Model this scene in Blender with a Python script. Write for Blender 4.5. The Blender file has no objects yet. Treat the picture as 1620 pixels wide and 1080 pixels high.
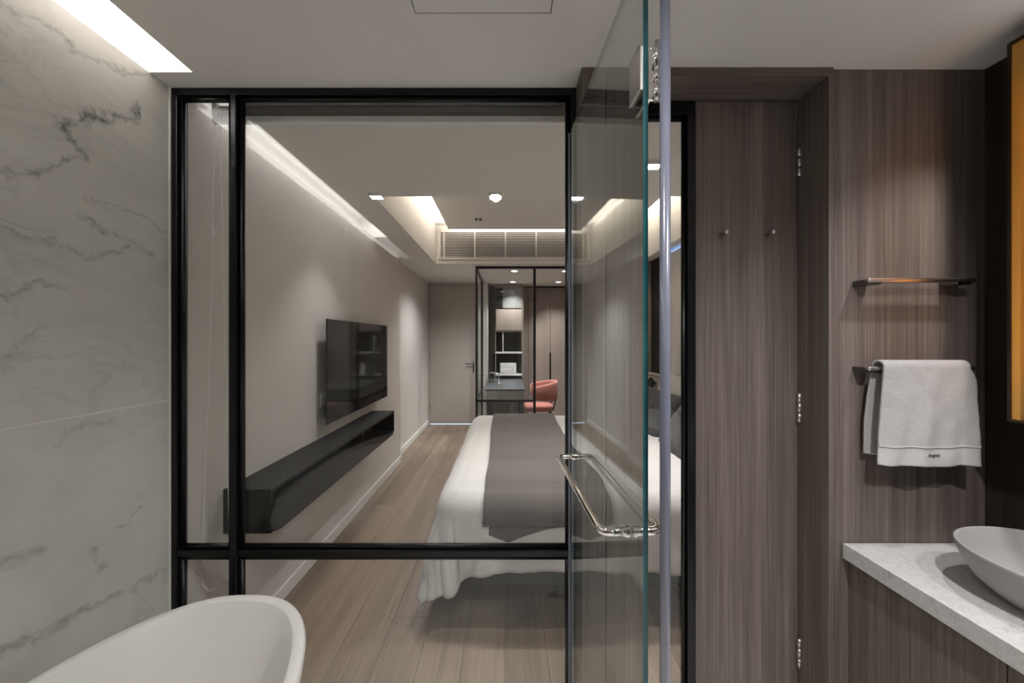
import bpy, bmesh, math, random
from mathutils import Vector, Matrix, noise as mnoise
random.seed(7)
S = bpy.context.scene
COL = S.collection
PI = math.pi

# ------------------------------------------------------------------ camera, world, lights, exposure
cam_d = bpy.data.cameras.new('camera')
cam = bpy.data.objects.new('camera', cam_d)
COL.objects.link(cam)
cam.location = (0, 0, 1.41)
cam.rotation_euler = (PI/2, 0, 0)
cam_d.sensor_width = 36
cam_d.lens = 600/1620*36
cam_d.shift_x = 10/1620
cam_d.shift_y = -3/1620
cam_d.clip_start = 0.02
S.camera = cam
S.view_settings.view_transform = 'Standard'
S.view_settings.look = 'None'
S.view_settings.gamma = 1
S.view_settings.use_curve_mapping = False
S.view_settings.exposure = 1.1
S.cycles.use_denoising = True
S.cycles.max_bounces = 12
S.cycles.diffuse_bounces = 6
S.cycles.glossy_bounces = 6
S.cycles.transparent_max_bounces = 24
S.cycles.sample_clamp_indirect = 4
w = bpy.data.worlds.new('world')
S.world = w
w.use_nodes = True
w.node_tree.nodes['Background'].inputs[0].default_value = (0.5, 0.5, 0.5, 1)
w.node_tree.nodes['Background'].inputs[1].default_value = 0.0

WARM = (1.0, 0.90, 0.79)
NEUT = (1.0, 0.975, 0.98)
COOL = (0.92, 0.96, 1.0)

def area(name, loc, rot, sx, sy, power, color, parent=None, spread=PI):
    l = bpy.data.lights.new(name, 'AREA')
    l.shape = 'RECTANGLE'; l.size = sx; l.size_y = sy
    l.energy = power; l.color = color; l.spread = spread
    o = bpy.data.objects.new(name, l); COL.objects.link(o)
    o.location = loc; o.rotation_euler = rot
    return o

def spot(name, loc, power, color, angle=110, blend=0.6, radius=0.03, tilt=(0, 0, 0)):
    l = bpy.data.lights.new(name, 'SPOT')
    l.energy = power; l.color = color
    l.spot_size = math.radians(angle); l.spot_blend = blend
    l.shadow_soft_size = radius
    o = bpy.data.objects.new(name, l); COL.objects.link(o)
    o.location = loc; o.rotation_euler = tilt
    return o

# bathroom: LED slot along the marble wall, downlights over the vanity, added fill spots for aisle and tub
area('slot_led_bathroom', (-1.272, -0.1, 2.352), (PI, 0, 0), 0.04, 2.78, 4.4, NEUT)
spot('downlight_basin', (1.455, 0.92, 2.33), 12, NEUT, 106, 0.7, 0.02)
spot('downlight_basin_near', (1.40, 0.05, 2.33), 16, NEUT, 120, 0.7, 0.03)
spot('fill_aisle', (0.80, 0.12, 2.33), 44, NEUT, 150, 0.8, 0.03)  # added fill lamp without a fixture, lifts the wood door and portal
spot('fill_tub', (-0.064, 0.41, 2.33), 16, NEUT, 100, 1.0, 0.03, (math.radians(28), 0, 0))  # added fill lamp, brightens tub, wood column and bed front through the glass
spot('fill_aisle_back', (0.78, -0.9, 2.33), 50, NEUT, 120, 0.8, 0.04)  # added fill lamp behind the camera, lifts the bathroom by bounce
# bedroom: LED slot, coffer strips, square spots, study downlights
area('slot_led_bedroom', (-1.16, 2.50, 2.50), (0, 0, 0), 0.10, 1.95, 1.2, NEUT)
area('cove_led_left', (-0.72, 3.60, 2.772), (PI, 0, 0), 0.04, 1.85, 10.0, WARM)
area('cove_led_right', (1.48, 3.60, 2.772), (PI, 0, 0), 0.04, 1.85, 10.0, WARM)
area('cove_led_far', (0.38, 4.60, 2.785), (math.radians(90), 0, 0), 2.1, 0.05, 1.6, WARM)
for x, y in ((-0.84, 2.45), (-0.067, 2.45), (0.71, 2.45), (1.48, 2.45), (0.79, 2.03)):
    spot('spot_bedroom', (x, y, 2.31), 10 if x < -0.5 else (12 if x > 1.2 else 26), (1.0, 0.958, 0.95), 88, 0.9, 0.03)
for x, y in ((0.12, 5.22), (0.12, 6.2), (0.82, 5.22), (0.86, 6.2)):
    spot('downlight_study', (x, y, 2.34), 42, NEUT, 110, 0.8, 0.03)
spot('downlight_corridor', (-0.62, 5.05, 2.34), 62, NEUT, 140, 1.0, 0.12)

# ------------------------------------------------------------------ materials
def mat(name):
    m = bpy.data.materials.new(name); m.use_nodes = True
    nt = m.node_tree
    return m, nt, nt.nodes['Principled BSDF']

def N(nt, t, **kw):
    n = nt.nodes.new(t)
    for k, v in kw.items():
        setattr(n, k, v)
    return n

def coords(nt, scale, rot=(0, 0, 0)):
    tc = N(nt, 'ShaderNodeTexCoord')
    mp = N(nt, 'ShaderNodeMapping')
    mp.inputs['Scale'].default_value = scale
    mp.inputs['Rotation'].default_value = rot
    nt.links.new(tc.outputs['Object'], mp.inputs['Vector'])
    return mp.outputs['Vector']

def noise(nt, vec, scale=1.0, detail=4, rough=0.55, dist=0.0):
    n = N(nt, 'ShaderNodeTexNoise')
    n.inputs['Scale'].default_value = scale
    n.inputs['Detail'].default_value = detail
    n.inputs['Roughness'].default_value = rough
    n.inputs['Distortion'].default_value = dist
    nt.links.new(vec, n.inputs['Vector'])
    return n.outputs['Fac']

def math_n(nt, op, a, b=None, c=None, clamp=False):
    n = N(nt, 'ShaderNodeMath', operation=op)
    n.use_clamp = clamp
    for i, v in enumerate((a, b, c)):
        if v is None: continue
        if isinstance(v, (int, float)): n.inputs[i].default_value = v
        else: nt.links.new(v, n.inputs[i])
    return n.outputs[0]

def ramp(nt, fac, stops):
    r = N(nt, 'ShaderNodeValToRGB')
    el = r.color_ramp.elements
    while len(el) < len(stops): el.new(0.5)
    for e, (p, c) in zip(el, stops):
        e.position = p; e.color = (*c, 1)
    nt.links.new(fac, r.inputs['Fac'])
    return r.outputs['Color']

def bump(nt, h, strength, dist, bsdf):
    b = N(nt, 'ShaderNodeBump')
    b.inputs['Strength'].default_value = strength
    b.inputs['Distance'].default_value = dist
    nt.links.new(h, b.inputs['Height'])
    nt.links.new(b.outputs['Normal'], bsdf.inputs['Normal'])

def plain(name, c, rough=0.5, metal=0.0, var=0.04, scale=20, bmp=0.0, spec=0.5, coat=0.0):
    m, nt, b = mat(name)
    f = noise(nt, coords(nt, (scale,)*3), 1, 5)
    lo = tuple(max(0, v*(1-var)) for v in c); hi = tuple(min(1, v*(1+var)) for v in c)
    nt.links.new(ramp(nt, f, [(0.3, lo), (0.7, hi)]), b.inputs['Base Color'])
    b.inputs['Roughness'].default_value = rough
    b.inputs['Metallic'].default_value = metal
    b.inputs['Specular IOR Level'].default_value = spec
    b.inputs['Coat Weight'].default_value = coat
    if bmp: bump(nt, f, bmp, 0.002, b)
    return m

def wood(name, axis, dark, mid, light, rough=0.5, k=1.0, spec=0.35):
    m, nt, b = mat(name)
    def sc(a, l):
        v = [a*k]*3; v['XYZ'.index(axis)] = l*k; return tuple(v)
    f1 = noise(nt, coords(nt, sc(140, 1.6)), 1, 5, 0.6, 0.3)
    f2 = noise(nt, coords(nt, sc(22, 0.35)), 1, 4, 0.55, 0.4)
    f3 = noise(nt, coords(nt, sc(420, 9)), 1, 2)
    f = math_n(nt, 'ADD', math_n(nt, 'MULTIPLY', f1, 0.5), math_n(nt, 'MULTIPLY', f2, 0.38))
    f = math_n(nt, 'ADD', f, math_n(nt, 'MULTIPLY', f3, 0.12))
    c = ramp(nt, f, [(0.36, dark), (0.5, mid), (0.64, light)])
    nt.links.new(c, b.inputs['Base Color'])
    b.inputs['Roughness'].default_value = rough
    b.inputs['Specular IOR Level'].default_value = spec
    bump(nt, f, 0.15, 0.001, b)
    return m

def emit(name, c, s):
    m, nt, b = mat(name)
    b.inputs['Base Color'].default_value = (*c, 1)
    b.inputs['Emission Color'].default_value = (*c, 1)
    b.inputs['Emission Strength'].default_value = s
    return m

def glass(name, tint=(0.96, 0.98, 0.97), ior=1.5):
    """thin pane: Fresnel mix of mirror reflection and straight transmission, both faces"""
    m = bpy.data.materials.new(name); m.use_nodes = True
    nt = m.node_tree
    for n in list(nt.nodes): nt.nodes.remove(n)
    out = N(nt, 'ShaderNodeOutputMaterial')
    geo = N(nt, 'ShaderNodeNewGeometry')
    i = math_n(nt, 'ADD', math_n(nt, 'MULTIPLY', geo.outputs['Backfacing'], 1/ior - ior), ior)
    fr = N(nt, 'ShaderNodeFresnel'); nt.links.new(i, fr.inputs['IOR'])
    tr = N(nt, 'ShaderNodeBsdfTransparent'); tr.inputs['Color'].default_value = (*tint, 1)
    gl = N(nt, 'ShaderNodeBsdfGlossy'); gl.inputs['Roughness'].default_value = 0.0
    gl.inputs['Color'].default_value = (0.95, 0.97, 0.97, 1)
    mx = N(nt, 'ShaderNodeMixShader')
    nt.links.new(fr.outputs[0], mx.inputs[0])
    nt.links.new(tr.outputs[0], mx.inputs[1]); nt.links.new(gl.outputs[0], mx.inputs[2])
    nt.links.new(mx.outputs[0], out.inputs['Surface'])
    return m

def marble():
    m, nt, b = mat('white_marble')
    tc = N(nt, 'ShaderNodeTexCoord')
    # warped coordinates on the wall (y, z in metres)
    def warp(scale, amt, detail):
        n = N(nt, 'ShaderNodeTexNoise')
        n.inputs['Scale'].default_value = scale; n.inputs['Detail'].default_value = detail
        n.inputs['Roughness'].default_value = 0.65
        nt.links.new(tc.outputs['Object'], n.inputs['Vector'])
        s = N(nt, 'ShaderNodeVectorMath', operation='SUBTRACT'); s.inputs[1].default_value = (0.5, 0.5, 0.5)
        nt.links.new(n.outputs['Color'], s.inputs[0])
        k = N(nt, 'ShaderNodeVectorMath', operation='SCALE'); k.inputs['Scale'].default_value = amt
        nt.links.new(s.outputs[0], k.inputs[0])
        return k.outputs[0]
    add = N(nt, 'ShaderNodeVectorMath', operation='ADD')
    nt.links.new(tc.outputs['Object'], add.inputs[0]); nt.links.new(warp(9, 0.17, 10), add.inputs[1])
    sp = N(nt, 'ShaderNodeSeparateXYZ'); nt.links.new(add.outputs[0], sp.inputs[0])
    Y, Z = sp.outputs['Y'], sp.outputs['Z']
    veins = None
    def seg(a, bb, wd, st):
        nonlocal veins
        (ay, az), (by, bz) = a, bb
        dy, dz = by-ay, bz-az; L2 = dy*dy+dz*dz
        py = math_n(nt, 'SUBTRACT', Y, ay); pz = math_n(nt, 'SUBTRACT', Z, az)
        t = math_n(nt, 'MULTIPLY_ADD', pz, dz/L2, math_n(nt, 'MULTIPLY', py, dy/L2), clamp=True)
        ey = math_n(nt, 'MULTIPLY_ADD', t, -dy, py); ez = math_n(nt, 'MULTIPLY_ADD', t, -dz, pz)
        d = math_n(nt, 'SQRT', math_n(nt, 'ADD', math_n(nt, 'MULTIPLY', ey, ey), math_n(nt, 'MULTIPLY', ez, ez)))
        v = math_n(nt, 'MULTIPLY', math_n(nt, 'SUBTRACT', 1.0, math_n(nt, 'DIVIDE', d, wd), clamp=True), st)
        veins = v if veins is None else math_n(nt, 'MAXIMUM', veins, v)
    W = lambda px, py: (744/(800-px), 1.41+(537-py)*1.24/(800-px))
    def poly(pts, wd, st):
        q = [W(*p) for p in pts]
        for i in range(len(q)-1): seg(q[i], q[i+1], wd, st)
    poly([(0, 5), (145, 85), (262, 135)], 0.012, 0.55)
    poly([(213, 165), (205, 183), (150, 190), (122, 200), (95, 205), (100, 220), (130, 245)], 0.020, 0.95)
    poly([(130, 245), (75, 258), (40, 268), (0, 275)], 0.014, 0.6)
    poly([(140, 312), (225, 335), (262, 362)], 0.009, 0.5)
    poly([(130, 340), (180, 372), (240, 405)], 0.018, 0.55)
    poly([(0, 357), (60, 380), (110, 392), (200, 398)], 0.013, 0.5)
    poly([(0, 462), (40, 455), (85, 450)], 0.014, 0.5)
    poly([(0, 565), (40, 540), (65, 520)], 0.014, 0.45)
    poly([(100, 690), (180, 660)], 0.02, 0.3)
    poly([(180, 838), (232, 803)], 0.006, 0.5)
    poly([(0, 890), (70, 868)], 0.02, 0.4)
    poly([(10, 1030), (150, 960), (262, 905)], 0.018, 0.5)
    poly([(140, 870), (165, 895)], 0.012, 0.45)
    # break the veins up
    brk = noise(nt, coords(nt, (22, 22, 30)), 1, 8, 0.75)
    v = math_n(nt, 'MULTIPLY', veins, math_n(nt, 'MULTIPLY_ADD', brk, 4.5, -1.65, clamp=True))
    # fine general veining, slanting
    g = noise(nt, coords(nt, (1, 2.2, 5.2), (0.45, 0, 0)), 1.3, 9, 0.62, 1.2)
    rid = math_n(nt, 'ABSOLUTE', math_n(nt, 'SUBTRACT', g, 0.5))
    fine = math_n(nt, 'MULTIPLY', math_n(nt, 'SUBTRACT', 1.0, math_n(nt, 'MULTIPLY', rid, 26), clamp=True), 0.22)
    msk = noise(nt, coords(nt, (2, 2, 2)), 1, 2)
    fine = math_n(nt, 'MULTIPLY', fine, math_n(nt, 'MULTIPLY_ADD', msk, 4, -1.7, clamp=True))
    v = math_n(nt, 'MAXIMUM', v, fine)
    cl = noise(nt, coords(nt, (2.5, 2.5, 4)), 1, 4, 0.5, 0.6)
    base = ramp(nt, cl, [(0.3, (0.56, 0.548, 0.505)), (0.7, (0.68, 0.668, 0.62))])
    mx = N(nt, 'ShaderNodeMix', data_type='RGBA')
    nt.links.new(v, mx.inputs[0]); nt.links.new(base, mx.inputs[6]); mx.inputs[7].default_value = (0.10, 0.10, 0.095, 1)
    nt.links.new(mx.outputs[2], b.inputs['Base Color'])
    b.inputs['Roughness'].default_value = 0.35
    b.inputs['Specular IOR Level'].default_value = 0.3
    return m

def quartz():
    m, nt, b = mat('speckled_quartz')
    f = noise(nt, coords(nt, (60, 60, 60)), 1, 8, 0.75)
    g = noise(nt, coords(nt, (190, 190, 190)), 1, 3, 0.6)
    c = ramp(nt, math_n(nt, 'MULTIPLY_ADD', g, 0.4, math_n(nt, 'MULTIPLY', f, 0.6)),
             [(0.34, (0.33, 0.33, 0.315)), (0.44, (0.54, 0.54, 0.52)), (0.6, (0.66, 0.66, 0.64))])
    nt.links.new(c, b.inputs['Base Color']); b.inputs['Roughness'].default_value = 0.4
    return m

def floor_oak():
    m, nt, b = mat('pale_oak')
    oi = N(nt, 'ShaderNodeObjectInfo')
    tc = N(nt, 'ShaderNodeTexCoord')
    off = N(nt, 'ShaderNodeVectorMath', operation='ADD')
    sc = N(nt, 'ShaderNodeVectorMath', operation='SCALE'); sc.inputs[0].default_value = (37, 11, 5)
    nt.links.new(oi.outputs['Random'], sc.inputs['Scale'])
    nt.links.new(tc.outputs['Object'], off.inputs[0]); nt.links.new(sc.outputs[0], off.inputs[1])
    def mp(s):
        q = N(nt, 'ShaderNodeMapping'); q.inputs['Scale'].default_value = s
        nt.links.new(off.outputs[0], q.inputs['Vector']); return q.outputs[0]
    f1 = noise(nt, mp((90, 2.2, 10)), 1, 5, 0.6, 0.8)
    f2 = noise(nt, mp((9, 0.5, 4)), 1, 3, 0.5, 1.2)
    f = math_n(nt, 'ADD', math_n(nt, 'MULTIPLY', f1, 0.5), math_n(nt, 'MULTIPLY', f2, 0.5))
    f = math_n(nt, 'ADD', f, math_n(nt, 'MULTIPLY_ADD', oi.outputs['Random'], 0.12, -0.06))
    c = ramp(nt, f, [(0.34, (0.15, 0.108, 0.078)), (0.5, (0.208, 0.155, 0.116)), (0.66, (0.265, 0.203, 0.157))])
    nt.links.new(c, b.inputs['Base Color']); b.inputs['Roughness'].default_value = 0.42
    bump(nt, f1, 0.1, 0.001, b)
    return m

def fabric(name, c, scale=260, var=0.12, bmp=0.3, rough=0.9, ribs=None):
    m, nt, b = mat(name)
    f = noise(nt, coords(nt, (scale,)*3), 1, 3, 0.6)
    lo = tuple(v*(1-var) for v in c); hi = tuple(min(1, v*(1+var)) for v in c)
    nt.links.new(ramp(nt, f, [(0.3, lo), (0.7, hi)]), b.inputs['Base Color'])
    b.inputs['Roughness'].default_value = rough
    b.inputs['Specular IOR Level'].default_value = 0.15
    b.inputs['Sheen Weight'].default_value = 0.15
    h = f
    if ribs:
        wv = N(nt, 'ShaderNodeTexWave', wave_type='BANDS', bands_direction='DIAGONAL')
        wv.inputs['Scale'].default_value = ribs; wv.inputs['Distortion'].default_value = 0.4
        nt.links.new(coords(nt, (0.05, 1, 1)), wv.inputs['Vector'])
        h = math_n(nt, 'MULTIPLY_ADD', wv.outputs['Fac'], 1.0, math_n(nt, 'MULTIPLY', f, 0.4))
    bump(nt, h, bmp, 0.003, b)
    return m

M = {}
M['paint'] = plain('warm_white_paint', (0.74, 0.715, 0.68), 0.75, var=0.015, scale=6, spec=0.2)
M['ceil'] = plain('ceiling_paint', (0.78, 0.755, 0.72), 0.85, var=0.01, scale=5, spec=0.1)
M['white'] = plain('slot_white', (0.85, 0.84, 0.82), 0.8, var=0.01)
M['tvwall'] = plain('tv_wall_paint', (0.64, 0.60, 0.565), 0.7, var=0.015, scale=4, spec=0.25)
M['wood'] = wood('smoked_wood_vertical', 'Z', (0.095, 0.075, 0.064), (0.15, 0.122, 0.106), (0.225, 0.188, 0.165))
M['woodx'] = wood('smoked_wood_horizontal', 'X', (0.09, 0.071, 0.06), (0.14, 0.114, 0.098), (0.20, 0.166, 0.145))
M['woody'] = wood('smoked_wood_depth', 'Y', (0.09, 0.071, 0.06), (0.14, 0.114, 0.098), (0.20, 0.166, 0.145))
M['wood_shade'] = wood('shaded_smoked_wood', 'Z', (0.014, 0.010, 0.008), (0.024, 0.018, 0.015), (0.038, 0.030, 0.025))  # smoked wood with the shade beside the mirror cabinet put into its colour
M['closet'] = wood('taupe_closet_wood', 'Z', (0.20, 0.16, 0.135), (0.235, 0.19, 0.16), (0.27, 0.22, 0.185), 0.55)
M['black'] = plain('black_steel', (0.005, 0.005, 0.0055), 0.3, var=0.1, spec=0.35)
M['dark'] = plain('gap_shade_and_dark_parts', (0.008, 0.008, 0.008), 0.7, var=0.1)  # shade behind slats and in door gaps as colour, also small dark parts
M['bench'] = plain('charcoal_lacquer', (0.007, 0.007, 0.0075), 0.5, var=0.08, spec=0.3)
M['bench_in'] = plain('charcoal_inside', (0.010, 0.010, 0.011), 0.6, var=0.08)
M['screen'] = plain('glossy_black_screen', (0.003, 0.003, 0.003), 0.06, var=0.05, spec=0.35)
M['chrome'] = plain('polished_nickel', (0.90, 0.875, 0.84), 0.05, 1.0, var=0.02)
M['steel'] = plain('brushed_steel', (0.60, 0.58, 0.55), 0.33, 1.0, var=0.04)
M['rail'] = plain('satin_rail_steel', (0.78, 0.765, 0.74), 0.27, 1.0, var=0.03)
M['gun'] = plain('dark_steel', (0.16, 0.155, 0.15), 0.3, 1.0, var=0.06)
M['marble'] = marble()
M['grout'] = plain('pale_grout', (0.80, 0.79, 0.76), 0.8, var=0.02)
M['quartz'] = quartz()
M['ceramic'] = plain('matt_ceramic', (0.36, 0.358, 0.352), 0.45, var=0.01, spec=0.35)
M['tub'] = plain('matt_stone_resin', (0.72, 0.71, 0.68), 0.42, var=0.01, spec=0.35)
M['oak'] = floor_oak()
M['tile'] = plain('pale_floor_tile', (0.66, 0.645, 0.62), 0.5, var=0.06, scale=4)
M['glass'] = glass('clear_glass', (0.97, 0.985, 0.98), 1.4)
M['glassd'] = glass('shower_glass', (0.94, 0.97, 0.96), 1.66)
M['glasst'] = glass('shower_glass_top', (0.62, 0.67, 0.66), 1.5)
M['seal'] = plain('clear_lilac_seal', (0.16, 0.17, 0.225), 0.22, var=0.05, spec=0.7, coat=0.5)
M['sealb'] = plain('grey_blue_seal', (0.30, 0.33, 0.39), 0.25, var=0.05, spec=0.6)
def teal():
    m, nt, b = mat('polished_glass_edge')
    f = noise(nt, coords(nt, (40, 40, 6)), 1, 4, 0.6)
    nt.links.new(ramp(nt, f, [(0.35, (0.010, 0.055, 0.068)), (0.62, (0.022, 0.115, 0.125)), (0.8, (0.07, 0.24, 0.24))]), b.inputs['Base Color'])
    b.inputs['Roughness'].default_value = 0.15
    return m
M['edge'] = teal()
M['duvet'] = fabric('white_cotton', (0.61, 0.592, 0.57), 120, 0.03, 0.10)
M['throw'] = fabric('taupe_knit', (0.122, 0.106, 0.096), 300, 0.15, 0.35, ribs=95)
M['pillow_g'] = fabric('charcoal_cotton', (0.042, 0.0405, 0.042), 200, 0.10, 0.15)
M['terry'] = fabric('white_terry', (0.50, 0.497, 0.49), 420, 0.10, 1.0)
M['towel_band'] = fabric('white_woven_band', (0.50, 0.497, 0.49), 700, 0.04, 0.2)
M['base'] = plain('grey_green_upholstery', (0.16, 0.165, 0.155), 0.8, var=0.08, scale=120)
M['headboard'] = fabric('beige_headboard', (0.33, 0.275, 0.225), 200, 0.06, 0.1)
M['rose'] = fabric('rose_fabric', (0.33, 0.125, 0.10), 260, 0.08, 0.2)
M['blind'] = plain('grey_blind_fabric', (0.20, 0.185, 0.17), 0.8, var=0.06, scale=120)
M['blind_w'] = plain('blind_rail_white', (0.85, 0.83, 0.81), 0.5, var=0.02)
M['grille'] = plain('grille_white', (0.62, 0.585, 0.55), 0.55, var=0.02)
M['doorw'] = plain('pale_taupe_lacquer', (0.43, 0.39, 0.355), 0.55, var=0.015, scale=5)
M['desk'] = plain('dark_grey_desk', (0.055, 0.06, 0.065), 0.35, var=0.06)
M['drawer'] = plain('grey_drawer', (0.36, 0.34, 0.32), 0.5, var=0.03)
M['printer'] = plain('white_plastic', (0.62, 0.61, 0.60), 0.45, var=0.02)
M['amber'] = plain('amber_back_panel', (0.70, 0.36, 0.07), 0.45, var=0.05, scale=8)
M['bronze'] = plain('dark_bronze', (0.045, 0.032, 0.02), 0.35, 0.6, var=0.06)
M['mirror'] = plain('mirror_silver', (0.75, 0.75, 0.75), 0.02, 1.0, var=0.0)
M['lens'] = emit('lamp_lens', (1.0, 0.98, 0.95), 14)
M['led_blue'] = emit('cool_led_line', (0.35, 0.55, 1.0), 0.55)
M['gap_light'] = emit('door_gap_light', (0.6, 0.75, 1.0), 1.0)  # glow standing in for light that comes under the door
M['letter'] = plain('grey_thread', (0.07, 0.07, 0.075), 0.8, var=0.1)

# ------------------------------------------------------------------ geometry helpers
OFF = {}
def tag(o, label=None, cat=None, group=None, kind=None):
    if label: o['label'] = label
    if cat: o['category'] = cat
    if group: o['group'] = group
    if kind: o['kind'] = kind
    return o

def thing(name, loc, label, cat, group=None):
    o = bpy.data.objects.new(name, None); COL.objects.link(o)
    o.empty_display_size = 0.1
    o.location = loc; OFF[o] = Vector(loc)
    return tag(o, label, cat, group, 'thing')

def obj(name, bm, m, parent=None, smooth=False, label=None, kind=None, mats=None):
    off = OFF.get(parent, Vector((0, 0, 0))) if parent else Vector((0, 0, 0))
    if off.length: bmesh.ops.translate(bm, verts=bm.verts, vec=-off)
    bmesh.ops.recalc_face_normals(bm, faces=bm.faces)
    me = bpy.data.meshes.new(name); bm.to_mesh(me); bm.free()
    if smooth:
        for p in me.polygons: p.use_smooth = True
    for q in (mats or [m]): me.materials.append(q)
    o = bpy.data.objects.new(name, me); COL.objects.link(o)
    if parent: o.parent = parent
    OFF[o] = off
    if label: o['label'] = label
    if kind: o['kind'] = kind
    return o

def struct(name, bm, m, label, smooth=False, mats=None):
    return tag(obj(name, bm, m, None, smooth, mats=mats), label, None, None, 'structure')

def B(bm, x0, x1, y0, y1, z0, z1, bev=0.0):
    g = bmesh.ops.create_cube(bm, size=1.0, matrix=Matrix.Translation(((x0+x1)/2, (y0+y1)/2, (z0+z1)/2)) @ Matrix.Diagonal((x1-x0, y1-y0, z1-z0, 1)))
    if bev:
        es = list({e for v in g['verts'] for e in v.link_edges})
        bmesh.ops.bevel(bm, geom=es, offset=bev, segments=2, affect='EDGES', profile=0.5)
    return bm

def box(*a, bev=0.0):
    return B(bmesh.new(), *a, bev=bev)

def boxes(lst, bev=0.0):
    bm = bmesh.new()
    for a in lst: B(bm, *a, bev=bev)
    return bm

def fillet(pts, r, n=6):
    out = [Vector(pts[0])]
    for i in range(1, len(pts)-1):
        p0, p1, p2 = (Vector(pts[j]) for j in (i-1, i, i+1))
        a, b = (p0-p1).normalized(), (p2-p1).normalized()
        for k in range(n+1):
            t = k/n
            q0 = p1+a*r*(1-t); q1 = p1+b*r*t
            out.append(q0.lerp(q1, t))
    out.append(Vector(pts[-1]))
    return out

def tube(bm, pts, r, seg=12, cap=True):
    pts = [Vector(p) for p in pts]
    rad = r if isinstance(r, (list, tuple)) else [r]*len(pts)
    prev = None; rings = []
    for i, p in enumerate(pts):
        t = (pts[min(i+1, len(pts)-1)]-pts[max(i-1, 0)]).normalized()
        if prev is None:
            u = t.orthogonal().normalized()
        else:
            u = (prev-t*prev.dot(t)).normalized()
        prev = u; v = t.cross(u)
        rings.append([bm.verts.new(p+(u*math.cos(2*PI*k/seg)+v*math.sin(2*PI*k/seg))*rad[i]) for k in range(seg)])
    for a, b in zip(rings, rings[1:]):
        for k in range(seg):
            bm.faces.new((a[k], a[(k+1) % seg], b[(k+1) % seg], b[k]))
    if cap:
        bm.faces.new(rings[0][::-1]); bm.faces.new(rings[-1])
    return bm

def loft(rings):
    bm = bmesh.new(); vs = [[bm.verts.new(p) for p in r] for r in rings]
    n = len(rings[0])
    for a, b in zip(vs, vs[1:]):
        for k in range(n): bm.faces.new((a[k], a[(k+1) % n], b[(k+1) % n], b[k]))
    bm.faces.new(vs[0][::-1]); bm.faces.new(vs[-1])
    return bm

def sring(cx, cy, z, a, b, n=2.0, seg=72):
    out = []
    for k in range(seg):
        t = 2*PI*k/seg; c, s = math.cos(t), math.sin(t)
        out.append((cx+a*math.copysign(abs(c)**(2/n), c), cy+b*math.copysign(abs(s)**(2/n), s), z))
    return out

def disc(bm, cx, cy, z0, z1, r, seg=24):
    bmesh.ops.create_cone(bm, cap_ends=True, segments=seg, radius1=r, radius2=r, depth=z1-z0, matrix=Matrix.Translation((cx, cy, (z0+z1)/2)))
    return bm

def cyl(bm, a, b, r, seg=16):
    return tube(bm, [a, b], r, seg)

def prism(pts, axis, d0, d1):
    """polygon in the plane normal to axis, extruded d0..d1"""
    bm = bmesh.new()
    def P(u, v, d): return {'X': (d, u, v), 'Y': (u, d, v), 'Z': (u, v, d)}[axis]
    a = [bm.verts.new(P(u, v, d0)) for u, v in pts]; b = [bm.verts.new(P(u, v, d1)) for u, v in pts]
    n = len(pts)
    bm.faces.new(a[::-1]); bm.faces.new(b)
    for i in range(n): bm.faces.new((a[i], a[(i+1) % n], b[(i+1) % n], b[i]))
    return bm

def grid(nu, nv, fn):
    bm = bmesh.new()
    vs = [[bm.verts.new(fn(i/nu, j/nv)) for j in range(nv+1)] for i in range(nu+1)]
    for i in range(nu):
        for j in range(nv):
            bm.faces.new((vs[i][j], vs[i+1][j], vs[i+1][j+1], vs[i][j+1]))
    return bm

def thick(o, t, offset=-1):
    md = o.modifiers.new('thickness', 'SOLIDIFY'); md.thickness = t; md.offset = offset
    return o

# ------------------------------------------------------------------ bathroom shell
ZC, ZB = 2.34, 2.355
YP = 1.40
wl = struct('wall_left', box(-1.33, -1.262, -1.6, YP+0.04, 0, ZC), M['grout'], 'white veined marble wall beside the bathtub')
obj('marble_slab', box(-1.262, -1.24, -0.15, YP-0.004, 0.0, 1.1865, bev=0.0008), M['marble'], wl)
obj('marble_slab', box(-1.262, -1.24, -0.15, YP-0.004, 1.1895, ZC, bev=0.0008), M['marble'], wl)
obj('unseen_dark_panel', box(-1.262, -1.245, -1.6, -0.152, 0, ZC), M['wood'], wl, label='added unseen dark wood panel past the marble that weakens the glass reflection')  # added out of view, dark so the partition glass reflects less
obj('grout_line', box(-1.262, -1.2402, -0.15, YP-0.004, 1.1865, 1.1895), M['grout'], wl, label='thin pale joint between the marble slabs')
obj('edge_trim', box(-1.262, -1.236, YP-0.004, YP+0.002, 0, ZC), M['grout'], wl, label='thin pale edge trim against the black frame')
struct('wall_back', box(-1.33, 1.75, -1.7, -1.6, 0, 2.5), M['wood'], 'dark wood bathroom wall behind the camera')
struct('floor', box(-1.33, 1.75, -1.6, YP+0.02, -0.1, 0), M['tile'], 'pale bathroom floor under tub and vanity')
cb = struct('ceiling', boxes([(-1.088, 1.75, -1.6, 0.69, ZC, 2.56), (-1.088, -0.26, 0.69, 1.083, ZC, 2.56), (0.13, 1.75, 0.69, 1.083, ZC, 2.56),
                              (-1.088, 1.75, 1.083, YP+0.06, ZC, 2.56), (-0.26, 0.13, 0.69, 1.083, 2.36, 2.56),
                              (-1.33, -1.088, 1.32, YP+0.06, ZC, 2.56), (-1.33, -1.088, -1.6, -1.5, ZC, 2.56)]),
            M['ceil'], 'flat pale bathroom ceiling with a light slot at the marble wall')
obj('access_panel', box(-0.257, 0.127, 0.693, 1.080, ZC+0.001, 2.358), M['ceil'], cb, label='square flush access panel with a fine joint')
obj('light_slot', boxes([(-1.36, -1.088, -1.5, 1.32, 2.50, 2.54), (-1.36, -1.30, -1.5, 1.32, ZC, 2.50)]), M['white'], cb, label='white inside of the light slot')
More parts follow.
